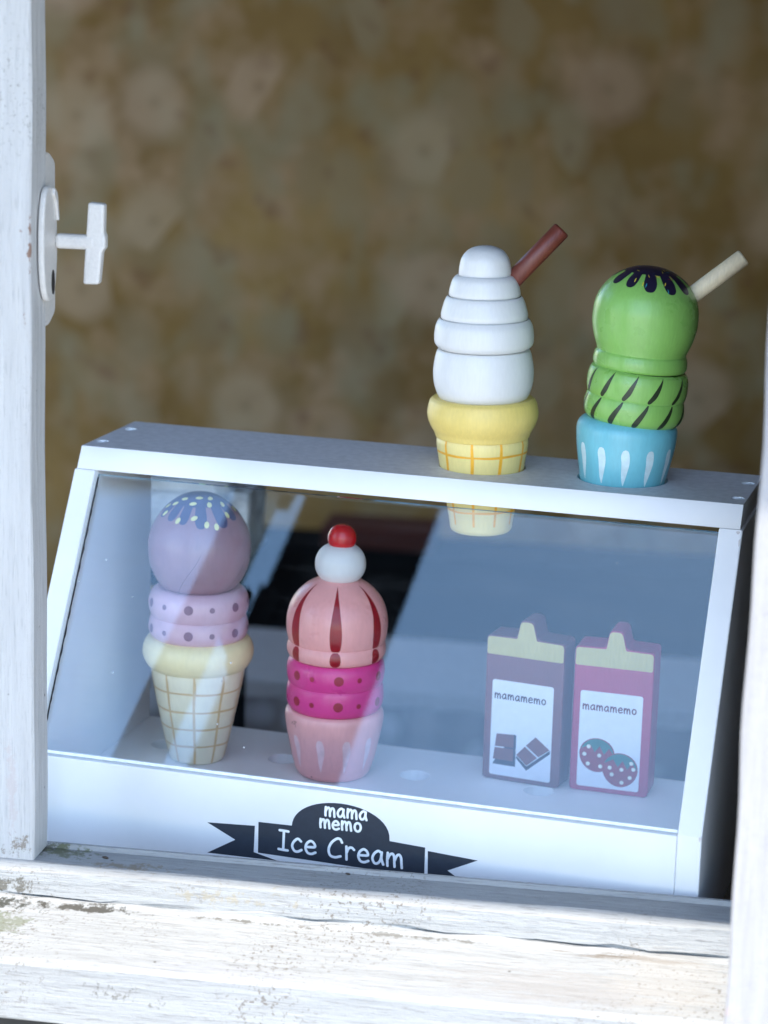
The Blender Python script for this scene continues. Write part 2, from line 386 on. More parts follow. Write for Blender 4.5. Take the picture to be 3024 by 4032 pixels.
# ------------------------------------------------------------------ lettering (own stroke alphabet)
O_ = [(.38 + .36 * math.cos(a), .5 + .5 * math.sin(a)) for a in [math.radians(100 + 360 * i / 9) for i in range(10)]]
GL = {
 'm': (1.10, [[(.02, 1), (.0, .5), (.03, 0)], [(.03, .55), (.18, .88), (.38, .98), (.50, .75), (.53, .3), (.55, .0)], [(.55, .5), (.68, .86), (.86, .98), (1.0, .78), (1.05, .35), (1.09, .0)]]),
 'a': (.78, [[(.66, .86), (.42, 1.0), (.12, .75), (.0, .38), (.14, .04), (.38, .04), (.60, .35), (.68, .92)], [(.68, .92), (.66, .45), (.80, .0)]]),
 'e': (.74, [[(.05, .50), (.40, .52), (.70, .58), (.62, .86), (.38, 1.0), (.10, .78), (.0, .40), (.16, .06), (.45, .0), (.74, .14)]]),
 'o': (.76, [O_]),
 'I': (.72, [[(.05, 1.5), (.36, 1.5), (.70, 1.48)], [(.37, 1.48), (.36, .75), (.35, .0)], [(.0, .02), (.35, .0), (.68, .0)]]),
 'c': (.70, [[(.66, .82), (.42, 1.0), (.12, .74), (.0, .38), (.16, .04), (.42, .0), (.70, .16)]]),
 'C': (1.02, [[(1.0, 1.22), (.86, 1.46), (.60, 1.46), (.22, 1.1), (.03, .58), (.14, .12), (.50, .0), (.92, .14)]]),
 'r': (.62, [[(.03, 1), (.04, .5), (.05, 0)], [(.04, .5), (.20, .88), (.42, .97), (.60, .82)]]),
 ' ': (.35, [])}
def letter(name, ch, x, z, sx, sz, hw, y, m, parent, mw, rot=0.0):
    vs, fs = [], []; st = 0; cr, sr = math.cos(rot), math.sin(rot)
    for stroke in GL[ch][1]:
        P = np.array(catmull([(px * sx, pz * sz) for px, pz in stroke], 5)); n = len(P); T = np.gradient(P, axis=0); T /= (np.linalg.norm(T, axis=1)[:, None] + 1e-12)
        Nn = np.stack([-T[:, 1], T[:, 0]], 1); base = len(vs); rows = []
        for k in range(4, 0, -1):                              # round start cap
            a = k * PI / 8; rows.append((P[0] - T[0] * hw * math.sin(a), Nn[0] * hw * math.cos(a)))
        for i in range(n): rows.append((P[i], Nn[i] * hw))
        for k in range(1, 5):
            a = k * PI / 8; rows.append((P[-1] + T[-1] * hw * math.sin(a), Nn[-1] * hw * math.cos(a)))
        for i, (c, d) in enumerate(rows):
            yy = y - st * .00006 - .00005 * i / len(rows)
            for e in (1, -1):
                q = c + d * e; vs.append((x + q[0] * cr - q[1] * sr, yy, z + q[0] * sr + q[1] * cr))
        for i in range(len(rows) - 1): a = base + 2 * i; fs.append((a, a + 1, a + 3, a + 2))
        st += 1
    return pyd(name, vs, fs, m, parent, mw)
def text(s, x, z, sx, sz, hw, y, m, parent, mw=None, gap=.34, jig=0.0, slope=0.0):
    rnd = random.Random(s); cx = x
    for ch in s:
        if ch != ' ': letter('letter', ch, cx, z + slope * (cx - x) + rnd.uniform(-jig, jig) * sz, sx, sz, hw, y, m, parent, mw, rnd.uniform(-jig, jig) * .5)
        cx += (GL[ch][0] + gap) * sx
    return cx

# ------------------------------------------------------------------ the house: sill, posts, walls, room (house frame: x along the front, y inwards, z up)
def struct(o, label=None): o['kind'] = 'structure'; return o
gnd = pyd('ground', [(-60, -60, -1.02), (60, -60, -1.02), (60, 60, -1.02), (-60, 60, -1.02)], [(0, 1, 2, 3)], None)
m, t, b = mat('gravel_ground'); v = coords(t); n = noise(t, v, 30, 6); t.links.new(mix(t, ramp(t, n, .3, .7), (.42, .40, .37), (.60, .58, .54)), b.inputs['Base Color']); b.inputs['Roughness'].default_value = .9; bump(t, b, n, .6, .01)
gnd.data.materials.append(m); struct(gnd)

RW0, RW1, RD, RZ0, RZ1 = -1.1, 1.35, 2.35, -.98, 1.25
M['dkwood'] = paint('dark_brown_wood', (.06, .04, .026), .6)
OPEN0, OPEN1, OTOP = -.030, .385, .49
M['plaster'] = paint('room_wall_paint', (.40, .36, .30), .9)
def wallbox(name, lo, hi, m): return struct(box(name, lo, hi, m, None, WM, bev=0))
# front wall pieces round the opening, widened left past the post to admit daylight
fw = thing('front_wall', 'dark boarded house wall below and around the white window sill', 'wall', mw=WM)
def fpart(lo, hi): o = box('wall_panel', lo, hi, M['tar'], fw, None, bev=0)
fpart((-2.5, .005, RZ0), (3, .10, -.062)); fpart((-2.5, .005, -.060), (-.48, .10, 1.5)); fpart((OPEN1, .005, -.060), (3, .10, 1.5)); fpart((-.478, .005, OTOP), (OPEN1 - .002, .10, 1.5))
# unseen eave over the window, overhang shaped to keep the sun off the opening
EH = .85; EW = (EH + .01) * math.cos(AZL) / math.tan(EL) - .018
ev = thing('roof_eave', 'unseen dark boarded eave sized to shade the window opening below', 'eave', mw=WM)
box('eave_board', (-3.2, -EW - .003, EH), (3.2, .004, EH + .03), M['dkwood'], ev, None, bev=0)
box('fascia_board', (-3.2, -EW - .022, EH + .01), (3.2, -EW - .004, EH + .13), M['case'], ev, None, bev=.002)

# wallpapered room
m, t, b = mat('floral_wallpaper'); b.inputs['Roughness'].default_value = .9
tc = N(t, 'ShaderNodeTexCoord')
def vor(scale, rnd=1.0, off=(0, 0, 0), sx=1, sz=1):
    mp = N(t, 'ShaderNodeMapping'); mp.inputs['Location'].default_value = off; mp.inputs['Scale'].default_value = (sx, 1, sz); t.links.new(tc.outputs['Object'], mp.inputs[0])
    sp_ = N(t, 'ShaderNodeSeparateXYZ'); t.links.new(mp.outputs[0], sp_.inputs[0]); cb = N(t, 'ShaderNodeCombineXYZ'); t.links.new(sp_.outputs[0], cb.inputs[0]); t.links.new(sp_.outputs[2], cb.inputs[1])
    vo = N(t, 'ShaderNodeTexVoronoi', voronoi_dimensions='2D'); vo.inputs['Scale'].default_value = scale; vo.inputs['Randomness'].default_value = rnd; t.links.new(cb.outputs[0], vo.inputs['Vector'])
    s2 = N(t, 'ShaderNodeSeparateColor'); t.links.new(vo.outputs['Color'], s2.inputs[0]); return vo.outputs['Distance'], s2.outputs[0], s2.outputs[1]
v = coords(t); n = noise(t, v, 4.2, 4); nb = noise(t, v, 13.0, 3); nc = noise(t, coords(t, (1.3, 1, .8)), 9, 3)
col = mix(t, ramp(t, n, .30, .70), (.30, .18, .045), (.58, .40, .16))
col = mix(t, ramp(t, nb, .45, .70), col, (.66, .47, .30))
col = mix(t, math_(t, 'MULTIPLY', ramp(t, nc, .48, .68), .8), col, (.50, .46, .32))
d, r1, r2 = vor(13, 1.0, (.3, 0, .1), 1, .6)                      # leaves and stems
d = math_(t, 'ADD', d, math_(t, 'MULTIPLY', math_(t, 'SUBTRACT', nb, .5), .9))
leaf = math_(t, 'MULTIPLY', ramp(t, d, .22, .50, (1, 1, 1, 1), (0, 0, 0, 1)), ramp(t, r1, .35, .50))
col = mix(t, math_(t, 'MULTIPLY', leaf, .65), col, mix(t, r2, (.62, .54, .38), (.34, .21, .07)))
d, r1, r2 = vor(7.6, .95, (2.35, 0, 1.27))
fl = math_(t, 'MULTIPLY', ramp(t, d, .28, .50, (1, 1, 1, 1), (0, 0, 0, 1)), ramp(t, r1, .68, .74))
col = mix(t, math_(t, 'MULTIPLY', fl, .6), col, mix(t, r2, (.76, .62, .44), (.82, .60, .46)))
ey = math_(t, 'MULTIPLY', ramp(t, d, .03, .10, (1, 1, 1, 1), (0, 0, 0, 1)), ramp(t, r1, .58, .66))
col = mix(t, math_(t, 'MULTIPLY', ey, .35), col, (.34, .25, .12))
col = mix(t, math_(t, 'MULTIPLY', ramp(t, noise(t, v, 17, 2), .60, .70), .45), col, (.26, .12, .06))
t.links.new(mix(t, 1.0, col, (.74, .69, .58), 'MULTIPLY'), b.inputs['Base Color']); M['wallpaper'] = m
wallbox('room_back_wall', (RW0, RD, RZ0), (RW1, RD + .08, RZ1), M['wallpaper'])
wallbox('room_right_wall', (RW1 + .002, .102, RZ0), (RW1 + .08, RD + .08, RZ1), M['dkwood'])
wallbox('room_left_wall', (RW0 - .08, .102, RZ0), (RW0 - .002, .35, RZ1), M['wallpaper'])          # unseen gap added in this wall to let daylight brighten the room
wallbox('room_left_wall', (RW0 - .08, 2.28, RZ0), (RW0 - .002, RD + .08, RZ1), M['wallpaper'])
wallbox('room_ceiling', (RW0 - .08, .102, RZ1 + .002), (RW1 + .08, RD + .08, RZ1 + .06), M['dkwood'])
wallbox('room_floor', (RW0 - .08, .102, RZ0 - .035), (RW1 + .08, RD + .08, RZ0 - .002), M['plaster'])

# sill: profile extruded along the front
SL, SR = -.6, .9
prof = [(.0245, .0022), (.0245, -.045), (-.040, -.062), (-.0590, -.0605), (-.0605, -.0590), (-.0605, -.0300), (-.0585, -.0272),
        (-.0100, -.0178), (-.0088, -.0168), (-.0040, -.0166), (-.0042, -.0150), (-.0068, -.0147), (-.0055, -.0030), (-.0015, -.0006), (.0, .0), (.0210, .0), (.0225, .0022)]
sill = thing('window_sill', 'weathered white painted wooden window sill in front of the toy display', 'window sill', mw=WM)
vs, fs = [], []; nx = 160; rnd = random.Random(7); P_ = len(prof)
for i in range(nx + 1):
    x = SL + (SR - SL) * i / nx
    for j, (y, z) in enumerate(prof):
        wob = .00045 * math.sin(x * 23 + j) + .0003 * math.sin(x * 61 + 2 * j) if 4 <= j <= 14 else 0
        if j in (8, 10, 11): wob += .0007 * math.sin(x * 140) * math.sin(x * 37) + rnd.uniform(-.0004, .0004)
        if j in (9, 10):                                        # the joint opens and closes along its length
            op = .5 + .5 * math.sin(x * 31 + 1.3) * math.sin(x * 13 + .4) + .35 * math.sin(x * 97); op = min(1, max(0, op))
            y = -.0074 + (y + .0074) * op; z = -.0154 + (z + .0154) * (.25 + .75 * op)
        vs.append((x, y + wob * .5, z + wob))
for i in range(nx):
    for j in range(P_): a = i * P_ + j; b_ = i * P_ + (j + 1) % P_; fs.append((a, a + P_, b_ + P_, b_))
fs += [tuple(range(P_)), tuple(range(nx * P_ + P_ - 1, nx * P_ - 1, -1))]
so_ = pyd('sill_board', vs, fs, M['sill'], sill)
bm = bmesh.new(); bm.from_mesh(so_.data); bmesh.ops.recalc_face_normals(bm, faces=bm.faces); bm.to_mesh(so_.data); bm.free()

for (x, y, r, nm, lb) in ((.0345, .0125, .0011, 'seed', 'dark brown seed lying on the shaded top of the sill near the left post'), (.1615, .0195, .0008, 'crumb', 'tiny grey crumb on the sill top under the banner lettering')):
    bm = bmesh.new(); bmesh.ops.create_icosphere(bm, subdivisions=2, radius=1)
    for q in bm.verts: q.co = Vector((q.co.x * r * 1.9 + .3 * r * q.co.y, q.co.y * r * .9 * (1 - .3 * q.co.x), q.co.z * r * .6 + r * .5))
    o = bm_obj(nm, bm, M['dkwood'], None, WM @ Matrix.Translation((x, y, 0)) @ Matrix.Rotation(-.5, 4, 'Z'), True); o['label'] = lb; o['category'] = nm
# left post with its iron window handle
lp = thing('window_post', 'white painted window post at the left with iron T handle', 'window post', mw=WM)
vs, fs = [], []; nz = 60
for i in range(nz + 1):
    z = .0006 + 1.0 * i / nz * .75; wv = .0004 * math.sin(z * 19) + .00025 * math.sin(z * 53)
    ring_ = [(-.0195, 0), (-.0012 + wv * .4, 0 + wv * .2), (-.0003 + wv, .0009), (0 + wv, .0225), (-.001 + wv, .0240), (-.0195, .0240)]
    vs += [(a, b_, z) for a, b_ in ring_]
for i in range(nz):
    for j in range(6): a = i * 6 + j; b_ = i * 6 + (j + 1) % 6; fs.append((a, b_, b_ + 6, a + 6))
fs += [tuple(range(5, -1, -1)), tuple(range(nz * 6, nz * 6 + 6))]
pyd('post', vs, fs, M['post'], lp)
YZ = Matrix(((0, 1, 0, 0), (-1, 0, 0, 0), (0, 0, 1, 0), (0, 0, 0, 1))).inverted()   # local x -> house y, local y(depth) -> house -x
def on_side(x0): return Matrix(((0, 1, 0, x0), (1, 0, 0, 0), (0, 0, 1, 0), (0, 0, 0, 1)))
lug = roundpoly([(.018, .276, .004), (.0300, .276, .004), (.0405, .2815, .003), (.0405, .3570, .003), (.0300, .3625, .004), (.018, .3625, .004)], .003)
prism('lock_plate', lug, .006, M['metal'], lp, on_side(-.0062), .0008)
es = [(.0205 + .0118 * math.copysign(abs(math.cos(a)) ** .75, math.cos(a)), .3180 + .0285 * math.copysign(abs(math.sin(a)) ** .95, math.sin(a))) for a in [2 * PI * i / 40 for i in range(40)]]
e1 = prism('escutcheon', es, .0032, M['metal'], lp, on_side(.0002), .0010)
hk = prism('key_slot', circle(.024, .2985, .0026, 20, .0062), .0006, M['black'], e1, Matrix.Translation((0, .0029, 0)), 0)
cv = prism('keyhole_cover', roundpoly([(.0235, .3455, .001), (.0285, .3430, .003), (.0315, .3290, .001), (.0300, .3285, .001), (.0262, .3390, .002), (.0225, .3420, .001)], .001), .0016, M['metal'], e1, Matrix.Translation((0, .0030, 0)), .0004)
st = box('handle_stem', (.003, .0270, .3148), (.0245, .0336, .3222), M['metal'], lp, None, .0022, 3)
tb = prism('handle_bar', roundpoly([(.0178, .2976), (.0260, .2978), (.0276, .3145), (.0292, .3160), (.0292, .3222), (.0284, .3238), (.0287, .3380), (.0204, .3385), (.0190, .3180)], .0014), .0062, M['metal'], lp, Matrix.Translation((0, .0273, 0)), .0012, 3)

# open sash at the right edge, nearer than the sill
sh = thing('open_sash', 'open white window sash edge running down the right side', 'window sash', mw=WM)
vs, fs = [], []; nz = 70
for i in range(nz + 1):
    z = -.25 + 1.0 * i / nz; wv = .0005 * math.sin(z * 31) + .0004 * math.sin(z * 77)
    vs += [(a, b_, z) for a, b_ in ((.3567 + wv, -.1194), (.3577 + wv, -.1205), (.4080, -.1205), (.4080, -.0850), (.3575 + wv, -.0850))]
for i in range(nz):
    for j in range(5): a = i * 5 + j; b_ = i * 5 + (j + 1) % 5; fs.append((a, b_, b_ + 5, a + 5))
fs += [tuple(range(4, -1, -1)), tuple(range(nz * 5, nz * 5 + 5))]
pyd('stile', vs, fs, M['sash'], sh)
vk = [(r, z) for r, z in ((0, 0), (.006, .001), (.009, .007), (.0095, .013), (.007, .019), (0, .021))]
Turned('knob', [[(-z * 1e4, r * 1e4) for r, z in vk[::-1]]], 0, 1e-4, 1e-4, M['metal'], sh, WM @ Vector((.3655, -.128, .327)), (0, 0, 1), 24)

# inside: table under the case, bench with floral cloth, chest, cushion
tbl = thing('table', 'dark brown table standing behind the sill under the white display case', 'table', mw=WM)
box('table_top', (-.5, .04, -.095), (.9, .36, -.072), M['dkwood'], tbl, None, .002)
for x in (-.46, .84):
    for y in (.08, .32): box('leg', (x - .02, y - .02, RZ0), (x + .02, y + .02, -.096), M['dkwood'], tbl, None, .002)
M['benchtop'] = paint('bench_board', (.60, .56, .54), .7)
m, t, b = mat('floral_cloth'); v = coords(t); vo = N(t, 'ShaderNodeTexVoronoi'); vo.inputs['Scale'].default_value = 26; t.links.new(v, vo.inputs['Vector']); n = noise(t, v, 14, 3)
col = mix(t, ramp(t, vo.outputs['Distance'], .25, .5, (1, 1, 1, 1), (0, 0, 0, 1)), (.30, .26, .24), mix(t, n, (.80, .70, .70), (.50, .52, .50)))
t.links.new(col, b.inputs['Base Color']); b.inputs['Roughness'].default_value = .95; M['cloth'] = m
bn = thing('bench', 'long grey bench behind the case with a floral cloth hanging in front', 'bench', mw=WM)
box('bench_top', (-1.0, 1.02, -.235), (1.25, 1.20, -.212), M['benchtop'], bn, None, .003)
vs, fs = [], []; nx = 160
for i in range(nx + 1):
    x = -.98 + 2.2 * i / nx
    for k in range(9):
        z = -.226 - .70 * k / 8; vs.append((x, 1.012 + .010 * (k / 8) * math.sin(x * 60) + .004 * math.sin(x * 140 + k), z))
for i in range(nx):
    for k in range(8): a = i * 9 + k; fs.append((a, a + 9, a + 10, a + 1))
cl = pyd('floral_cloth', vs, fs, M['cloth'], bn, None, True); cl.modifiers.new('thick', 'SOLIDIFY').thickness = .003

ch = thing('chest', 'long black chest standing against the wallpapered wall', 'chest', mw=WM)
box('chest_body', (-.33, 1.78, RZ0), (1.3, 1.87, -.297), M['chest'], ch, None, .003)
box('chest_lid', (-.34, 1.768, -.295), (1.31, 1.88, -.270), M['chest'], ch, None, .003)
bx = thing('red_box', 'small dark red box lying on the black chest', 'box', mw=WM)
box('box_body', (-.175, 1.785, -.2695), (-.035, 1.86, -.249), paint('dark_red_card', (.10, .02, .012), .7), bx, None, .002)
box('box_lid', (-.177, 1.783, -.2485), (-.033, 1.862, -.242), paint('dark_red_card_lid', (.12, .025, .015), .7), bx, None, .002)
# white crinkled cushion
m, t, b = mat('white_plush'); v = coords(t); n = noise(t, v, 26, 6, .7); t.links.new(mix(t, ramp(t, n, .35, .65), (.55, .55, .54), (.82, .82, .80)), b.inputs['Base Color']); b.inputs['Roughness'].default_value = .95; bump(t, b, n, 1, .01)
bm = bmesh.new(); bmesh.ops.create_cube(bm, size=1); bmesh.ops.bevel(bm, geom=list(bm.edges), offset=.12, segments=4, affect='EDGES')
bmesh.ops.subdivide_edges(bm, edges=bm.edges, cuts=3, use_grid_fill=True)
for q in bm.verts:
    q.co = Vector((q.co.x * .20, q.co.y * .12, q.co.z * .094)); q.co += q.co.normalized() * .004 * math.sin(q.co.x * 90) * math.sin(q.co.z * 120)
cu = bm_obj('cushion', bm, m, None, WM @ Matrix.Translation((-.066, .566, .0545)) @ Matrix.Diagonal((.93, 1, 1, 1)) @ Matrix.Scale(.66, 4), True)
cu['label'] = 'white crinkled cushion seen through the glass behind the mauve scoop'; cu['category'] = 'cushion'
std = thing('stool', 'dark stool behind the case holding the white cushion', 'stool', mw=WM)
box('seat', (-.132, .51, .012), (-.016, .63, .0225), M['chest'], std, None, .003)
for x in (-.120, -.028):
    for y in (.52, .62): box('leg', (x - .005, y - .005, RZ0), (x + .005, y + .005, .0115), M['chest'], std, None, .001)

# left sash opened outwards, black in place of backlit shade, mirrored in the acrylic
ls = thing('left_sash', 'open left sash with T handle, blackened as its backlit side, mirrored in the acrylic pane', 'shutter', mw=WM)
for k in range(2): box('sash_board', (-.066, -.213 - .088 * k + .001, -.05), (-.046, -.127 - .088 * k, 1.4), M['chest'], ls, None, .001)
box('lock_plate', (-.062, -.126, .300), (-.050, -.113, .382), M['chest'], ls, None, .001)
hk = box('handle_stem', (-.060, -.1125, .303), (-.052, -.084, .312), M['chest'], ls, None, .001)
box('handle_bar', (-.060, -.097, .3125), (-.052, -.088, .352), M['chest'], hk, None, .001)
box('handle_knob', (-.061, -.0838, .298), (-.051, -.075, .311), paint('brass', (.45, .30, .10), .3), hk, None, .002)

# ------------------------------------------------------------------ the display case (own frame = world)
W_, SP, TB, KK, HH, DD, ZF, XO = .38, .01254, .01222, .58383, .14178, .16916, -.02963, .00141
TT = HH + TB; ZB = -.072
case = thing('display_case', 'white wooden toy ice cream display case with sloping clear front on table', 'display case')
side = [(0, 0), (0, ZB), (DD, ZB), (DD, HH), (KK * HH, HH)]
for x0 in (0, W_ - SP):
    prism('side_panel', side, SP, M['case'], case, Matrix(((0, 1, 0, x0), (1, 0, 0, 0), (0, 0, 1, 0), (0, 0, 0, 1))), .0007)
hr = .0244
hs = [circle(.2266, .1294, hr, 48), circle(.3062, .1300, hr + .0006, 48), circle(.0640, .1296, 0.0001, 3)][:2]
for q in ((.00645, .106), (.0075, .1457), (.3726, .1050), (.3723, .1451)): hs.append(circle(q[0] + .0008, q[1], .0036, 20))
def fixf(co):
    if co.y < KK * TT + .001: co.y = KK * co.z
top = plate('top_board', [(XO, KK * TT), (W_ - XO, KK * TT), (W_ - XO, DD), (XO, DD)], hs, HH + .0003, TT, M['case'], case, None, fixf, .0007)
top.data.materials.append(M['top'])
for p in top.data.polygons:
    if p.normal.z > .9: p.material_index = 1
for q in ((.00645, .106), (.0075, .1457), (.3726, .1050), (.3723, .1451)):
    bm = bmesh.new(); bmesh.ops.create_cone(bm, cap_ends=True, segments=20, radius1=.0035, radius2=.0035, depth=.004)
    for vv in bm.verts: vv.co.z += .0004 * math.sin(vv.co.x * 900)
    bm_obj('screw_cap', bm, M['inset'], top, Matrix.Translation((q[0] + .0008, q[1], TT - .0028)))
box('front_board', (SP + .0001, .0002, ZB), (W_ - SP - .0001, .0118, -.0009), M['case'], case, None, .0007)
fh = [circle(x, .1215, .0086, 28) for x in (.0418, .1153, .1956, .2691)]
fl = plate('floor_board', [(SP + .0001, .0120), (W_ - SP - .0001, .0120), (W_ - SP - .0001, DD - .001), (SP + .0001, DD - .001)], fh, ZF - .010, ZF, M['case'], case, None, None, .0004)
box('hole_backing', (SP + .0002, .0122, ZF - .014), (W_ - SP - .0002, DD - .002, ZF - .0105), M['case'], case, None, 0)
# pane, set back from the slope, with a white strip for light caught in its lower edge
sl_ = math.sqrt(1 + KK * KK); INS = .0052
def onslope(z, d): return (KK * z + d / sl_ * 1.0, z - d * KK / sl_)
vs = []
for x in (SP + .0002, W_ - SP - .0002):
    for z, d in ((.0012, INS), (HH - .0002, INS), (HH - .0002, INS + .002), (.0012, INS + .002)):
        y_, z_ = onslope(z, d); vs.append((x, y_, min(max(z_, -.0006), HH)))
pyd('acrylic_pane', vs, [(0, 1, 2, 3), (4, 7, 6, 5), (0, 4, 5, 1), (1, 5, 6, 2), (2, 6, 7, 3), (3, 7, 4, 0)], M['glass'], case)
y_, z_ = onslope(.0, INS)
box('edge_glint_strip', (SP + .0004, y_ - .0012, -.0006), (W_ - SP - .0004, y_ + .0002, .0013), M['edge'], case, None, .0004)

vs = []
for i in range(60):
    z = .004 + (HH - .006) * i / 59; a_, b_ = onslope(z, INS - .0004); k_ = .0004 + .0003 * abs(math.sin(i * 2.3) * math.sin(i * .7))
    vs += [(SP + .0003, a_, b_), (SP + .0003 + k_ * 1.6, a_, b_), (SP + .0003 + k_ * 1.6, *onslope(z, INS - .0001)), (SP + .0003, *onslope(z, INS - .0001))]
pyd('glue_seam', vs, [(4 * i + j, 4 * i + (j + 1) % 4, 4 * i + 4 + (j + 1) % 4, 4 * i + 4 + j) for i in range(59) for j in range(4)], M['black'], case)
for x, z, dx, dz in ((W_ - .0004, -.0012, .0012, .0028), (W_ - .0012, HH - .0012, .0020, .0016), (W_ - .0005, HH - .006, .0010, .0036)):
    y_ = KK * max(z, 0) - .0004; px = [(x - dx * (.5 + .5 * math.cos(a) * (1 + .3 * math.sin(3 * a + z * 90))), z + dz * .5 * math.sin(a)) for a in [2 * PI * i / 11 for i in range(11)]]
    pyd('paint_chip', [(a, KK * max(b_, 0) - .00015, b_ - .00004) for a, b_ in px], [tuple(range(11))[::-1]], M['benchtop'], case)
# printed banner on the front board
CX = .1886; yb = .0002 - .00012
tail = [(-.0751, -.0271), (-.0480, -.0255), (-.0484, -.0405), (-.0352, -.0436), (-.0749, -.0444), (-.0590, -.0349)]
main = [(-.0460, -.0405), (.0467, -.0415), (.0467, -.0250), (.0272, -.0240)]
for i in range(1, 24):
    a = PI * i / 24; main.append((.0272 * math.cos(a), -.0235 + .0168 * math.sin(a) ** .9))
main += [(-.0272, -.0226), (-.0460, -.0230)]
ban = sheet('banner', [(CX + x, z) for x, z in main], yb, M['ink'], case)
sheet('banner_tail', [(CX + x, z) for x, z in tail], yb, M['ink'], case)
sheet('banner_tail', [(CX - x + .0002, z - .0012) for x, z in tail], yb, M['ink'], case)
text('Ice Cream', .1543, -.0367, .0075, .0072, .00072, yb - .00012, M['letter'], ban, gap=.30, jig=.03, slope=-.018)
text('mama', .1800, -.0142, .0047, .0047, .00066, yb - .00012, M['letter'], ban, gap=.36, jig=.08)
text('memo', .1774, -.0213, .0047, .0047, .00066, yb - .00012, M['letter'], ban, gap=.36, jig=.08)

# ------------------------------------------------------------------ ice creams
GRP_ = 'wooden toy ice creams'
# 1 soft ice in yellow cone, on top
A = (.2272, .1296, .1171); D = (-.0213, -.0061, .9998); kz, kr = .0001229, .000122
t1 = thing('toy_ice_cream', 'white swirled wooden soft ice with brown stick in yellow waffle cone on top board', 'toy ice cream', GRP_, Matrix.Translation(A))
cup = Turned('cone', [[(1000, 205), (1030, 210), (1100, 200), (1200, 184), (1300, 163), (1380, 149), (1400, 146)], [(1400, 146), (1425, 142), (1440, 128), (1442, 90), (1442, 0)]], 1441, kz, kr, M['cup_y'], t1, A, D)
rim = Turned('cone_rim', [[(822, 0), (822, 228)], [(822, 228), (838, 243), (880, 253), (915, 251), (950, 238), (978, 222), (1000, 214), (1003, 208)]], 1441, kz, kr, M['cone_y'], t1, A, D)
Turned('ice_cream_base', [[(598, 0), (600, 208)], [(600, 204), (612, 213), (650, 223), (700, 229), (750, 226), (795, 214), (830, 195), (855, 170), (858, 0)]], 1441, kz, kr, M['soft'], t1, A, D)
Turned('ice_cream_swirl', [[(136, 0), (140, 40), (156, 78), (190, 106), (235, 117), (266, 119)], [(266, 121), (272, 133), (290, 147), (325, 158), (350, 162), (361, 160)], [(361, 165), (368, 173), (392, 184), (435, 196), (452, 197), (462, 196)],
        [(462, 201), (470, 208), (495, 220), (535, 226), (570, 224), (588, 213), (599, 198)]], 1441, kz, kr, M['soft'], t1, A, D)
rod('stick', (.2399 - .645 * .006, .1333 - .1856 * .006, .2601 - .741 * .006), (.6451, .1856, .7412), .0430, .0051, M['choc'], t1)
for d in (-92, -54, -15, 22, 59, 98, 135, 172, -130): cup.stripe('waffle_line', [(d, 1001, .0006), (d + .5, 1080, .0009), (d - .5, 1200, .0008), (d, 1320, .0007), (d, 1395, .0006)], M['line_y'])
for v in (1064, 1205, 1330): cup.ring('waffle_line', v, .0006, M['line_y'], wob=.0002)

# 2 green scoop, leaning
kz, kr = .0001225, .0001201
A = (.306, .1299, .154); D1 = (.042, .0121, .999)
t2 = thing('toy_ice_cream', 'green wooden toy ice cream with dark sauce and pale stick leaning in turquoise cup', 'toy ice cream', GRP_, Matrix.Translation(A))
cup = Turned('cup', [[(925, 0), (925, 190)], [(925, 190), (932, 205), (950, 222), (975, 230), (1010, 229), (1080, 219), (1150, 206), (1203, 196), (1270, 183)], [(1270, 183), (1270, 0)]], 1203, kz, kr, M['blue'], t2, A, D1)
for d in (-95, -64, -34, -5, 25, 56, 87, 117, 147, 177, -155, -125): cup.stripe('teardrop', [(d, 1032, .0002), (d, 1038, .0015), (d, 1060, .0023), (d + 1, 1100, .0021), (d, 1160, .0012), (d, 1198, .0002)], M['drop_b'])
A2 = (.3095, .1309, .1869); D2 = (.0899, .0259, .9956)
blk = Turned('ribbed_block', [[(698, 0), (698, 208)], [(698, 208), (712, 221), (745, 229), (785, 229), (812, 224), (824, 219)], [(824, 219), (836, 224), (865, 229), (895, 228), (920, 219), (937, 203)], [(937, 203), (937, 0)]], 935, .0001219, kr, M['green'], t2, A2, D2)
for d in (-65, -35, -6, 24, 57, 88, 118, 148, 178, -153, -123, -94):
    blk.stripe('sauce_stripe', [(d, 703, .0001), (d - 4, 740, .0010), (d - 9, 785, .0016), (d - 13, 810, .0014), (d - 14, 821, .0005)], M['dkgreen'])
    blk.stripe('sauce_stripe', [(d - 14.3, 828, .0004), (d - 17, 850, .0011), (d - 22, 885, .0016), (d - 26, 915, .0017), (d - 27.5, 930, .0012), (d - 28, 935, .0002)], M['dkgreen'])
A3 = (.3119, .1316, .2154); D3 = (.0646, .0186, .9977)
scp = Turned('scoop', [[(230, 0), (236, 55), (252, 105), (278, 150), (312, 187), (360, 219), (410, 235), (460, 239), (510, 236), (560, 224), (600, 209), (621, 202)], [(621, 202), (632, 208), (655, 213), (680, 213), (694, 205), (697, 198)], [(697, 198), (697, 0)]],
        700, .0001198, kr, M['green'], t2, A3, D3)
spl = scp.splat('sauce', .0150, [(-62, 11, .0105), (-34, 10, .0110), (-5, 11, .0125), (25, 11, .0130), (52, 11, .0130), (80, 9, .009), (110, 10, .008), (140, 10, .010), (170, 10, .008), (-160, 10, .009), (-130, 10, .010), (-98, 9, .008)], M['navy'])
rnd = random.Random(3)
for i in range(34):
    d = rnd.uniform(-180, 180); v = rnd.uniform(236, 275); scp.dot('sprinkle', d, v, .0002, M[('ycan', 'rcan', 'bcan')[i % 3]], .0013, rnd.uniform(0, PI), .00030, 8)
for d, v, k in ((-16, 296, 'ycan'), (-11, 300, 'bcan'), (18, 290, 'ycan'), (20, 318, 'bcan'), (-30, 285, 'ycan'), (38, 268, 'rcan')): scp.dot('sprinkle', d, v, .00028, M[k], .0016, rnd.uniform(-.5, .5), .00030, 8)
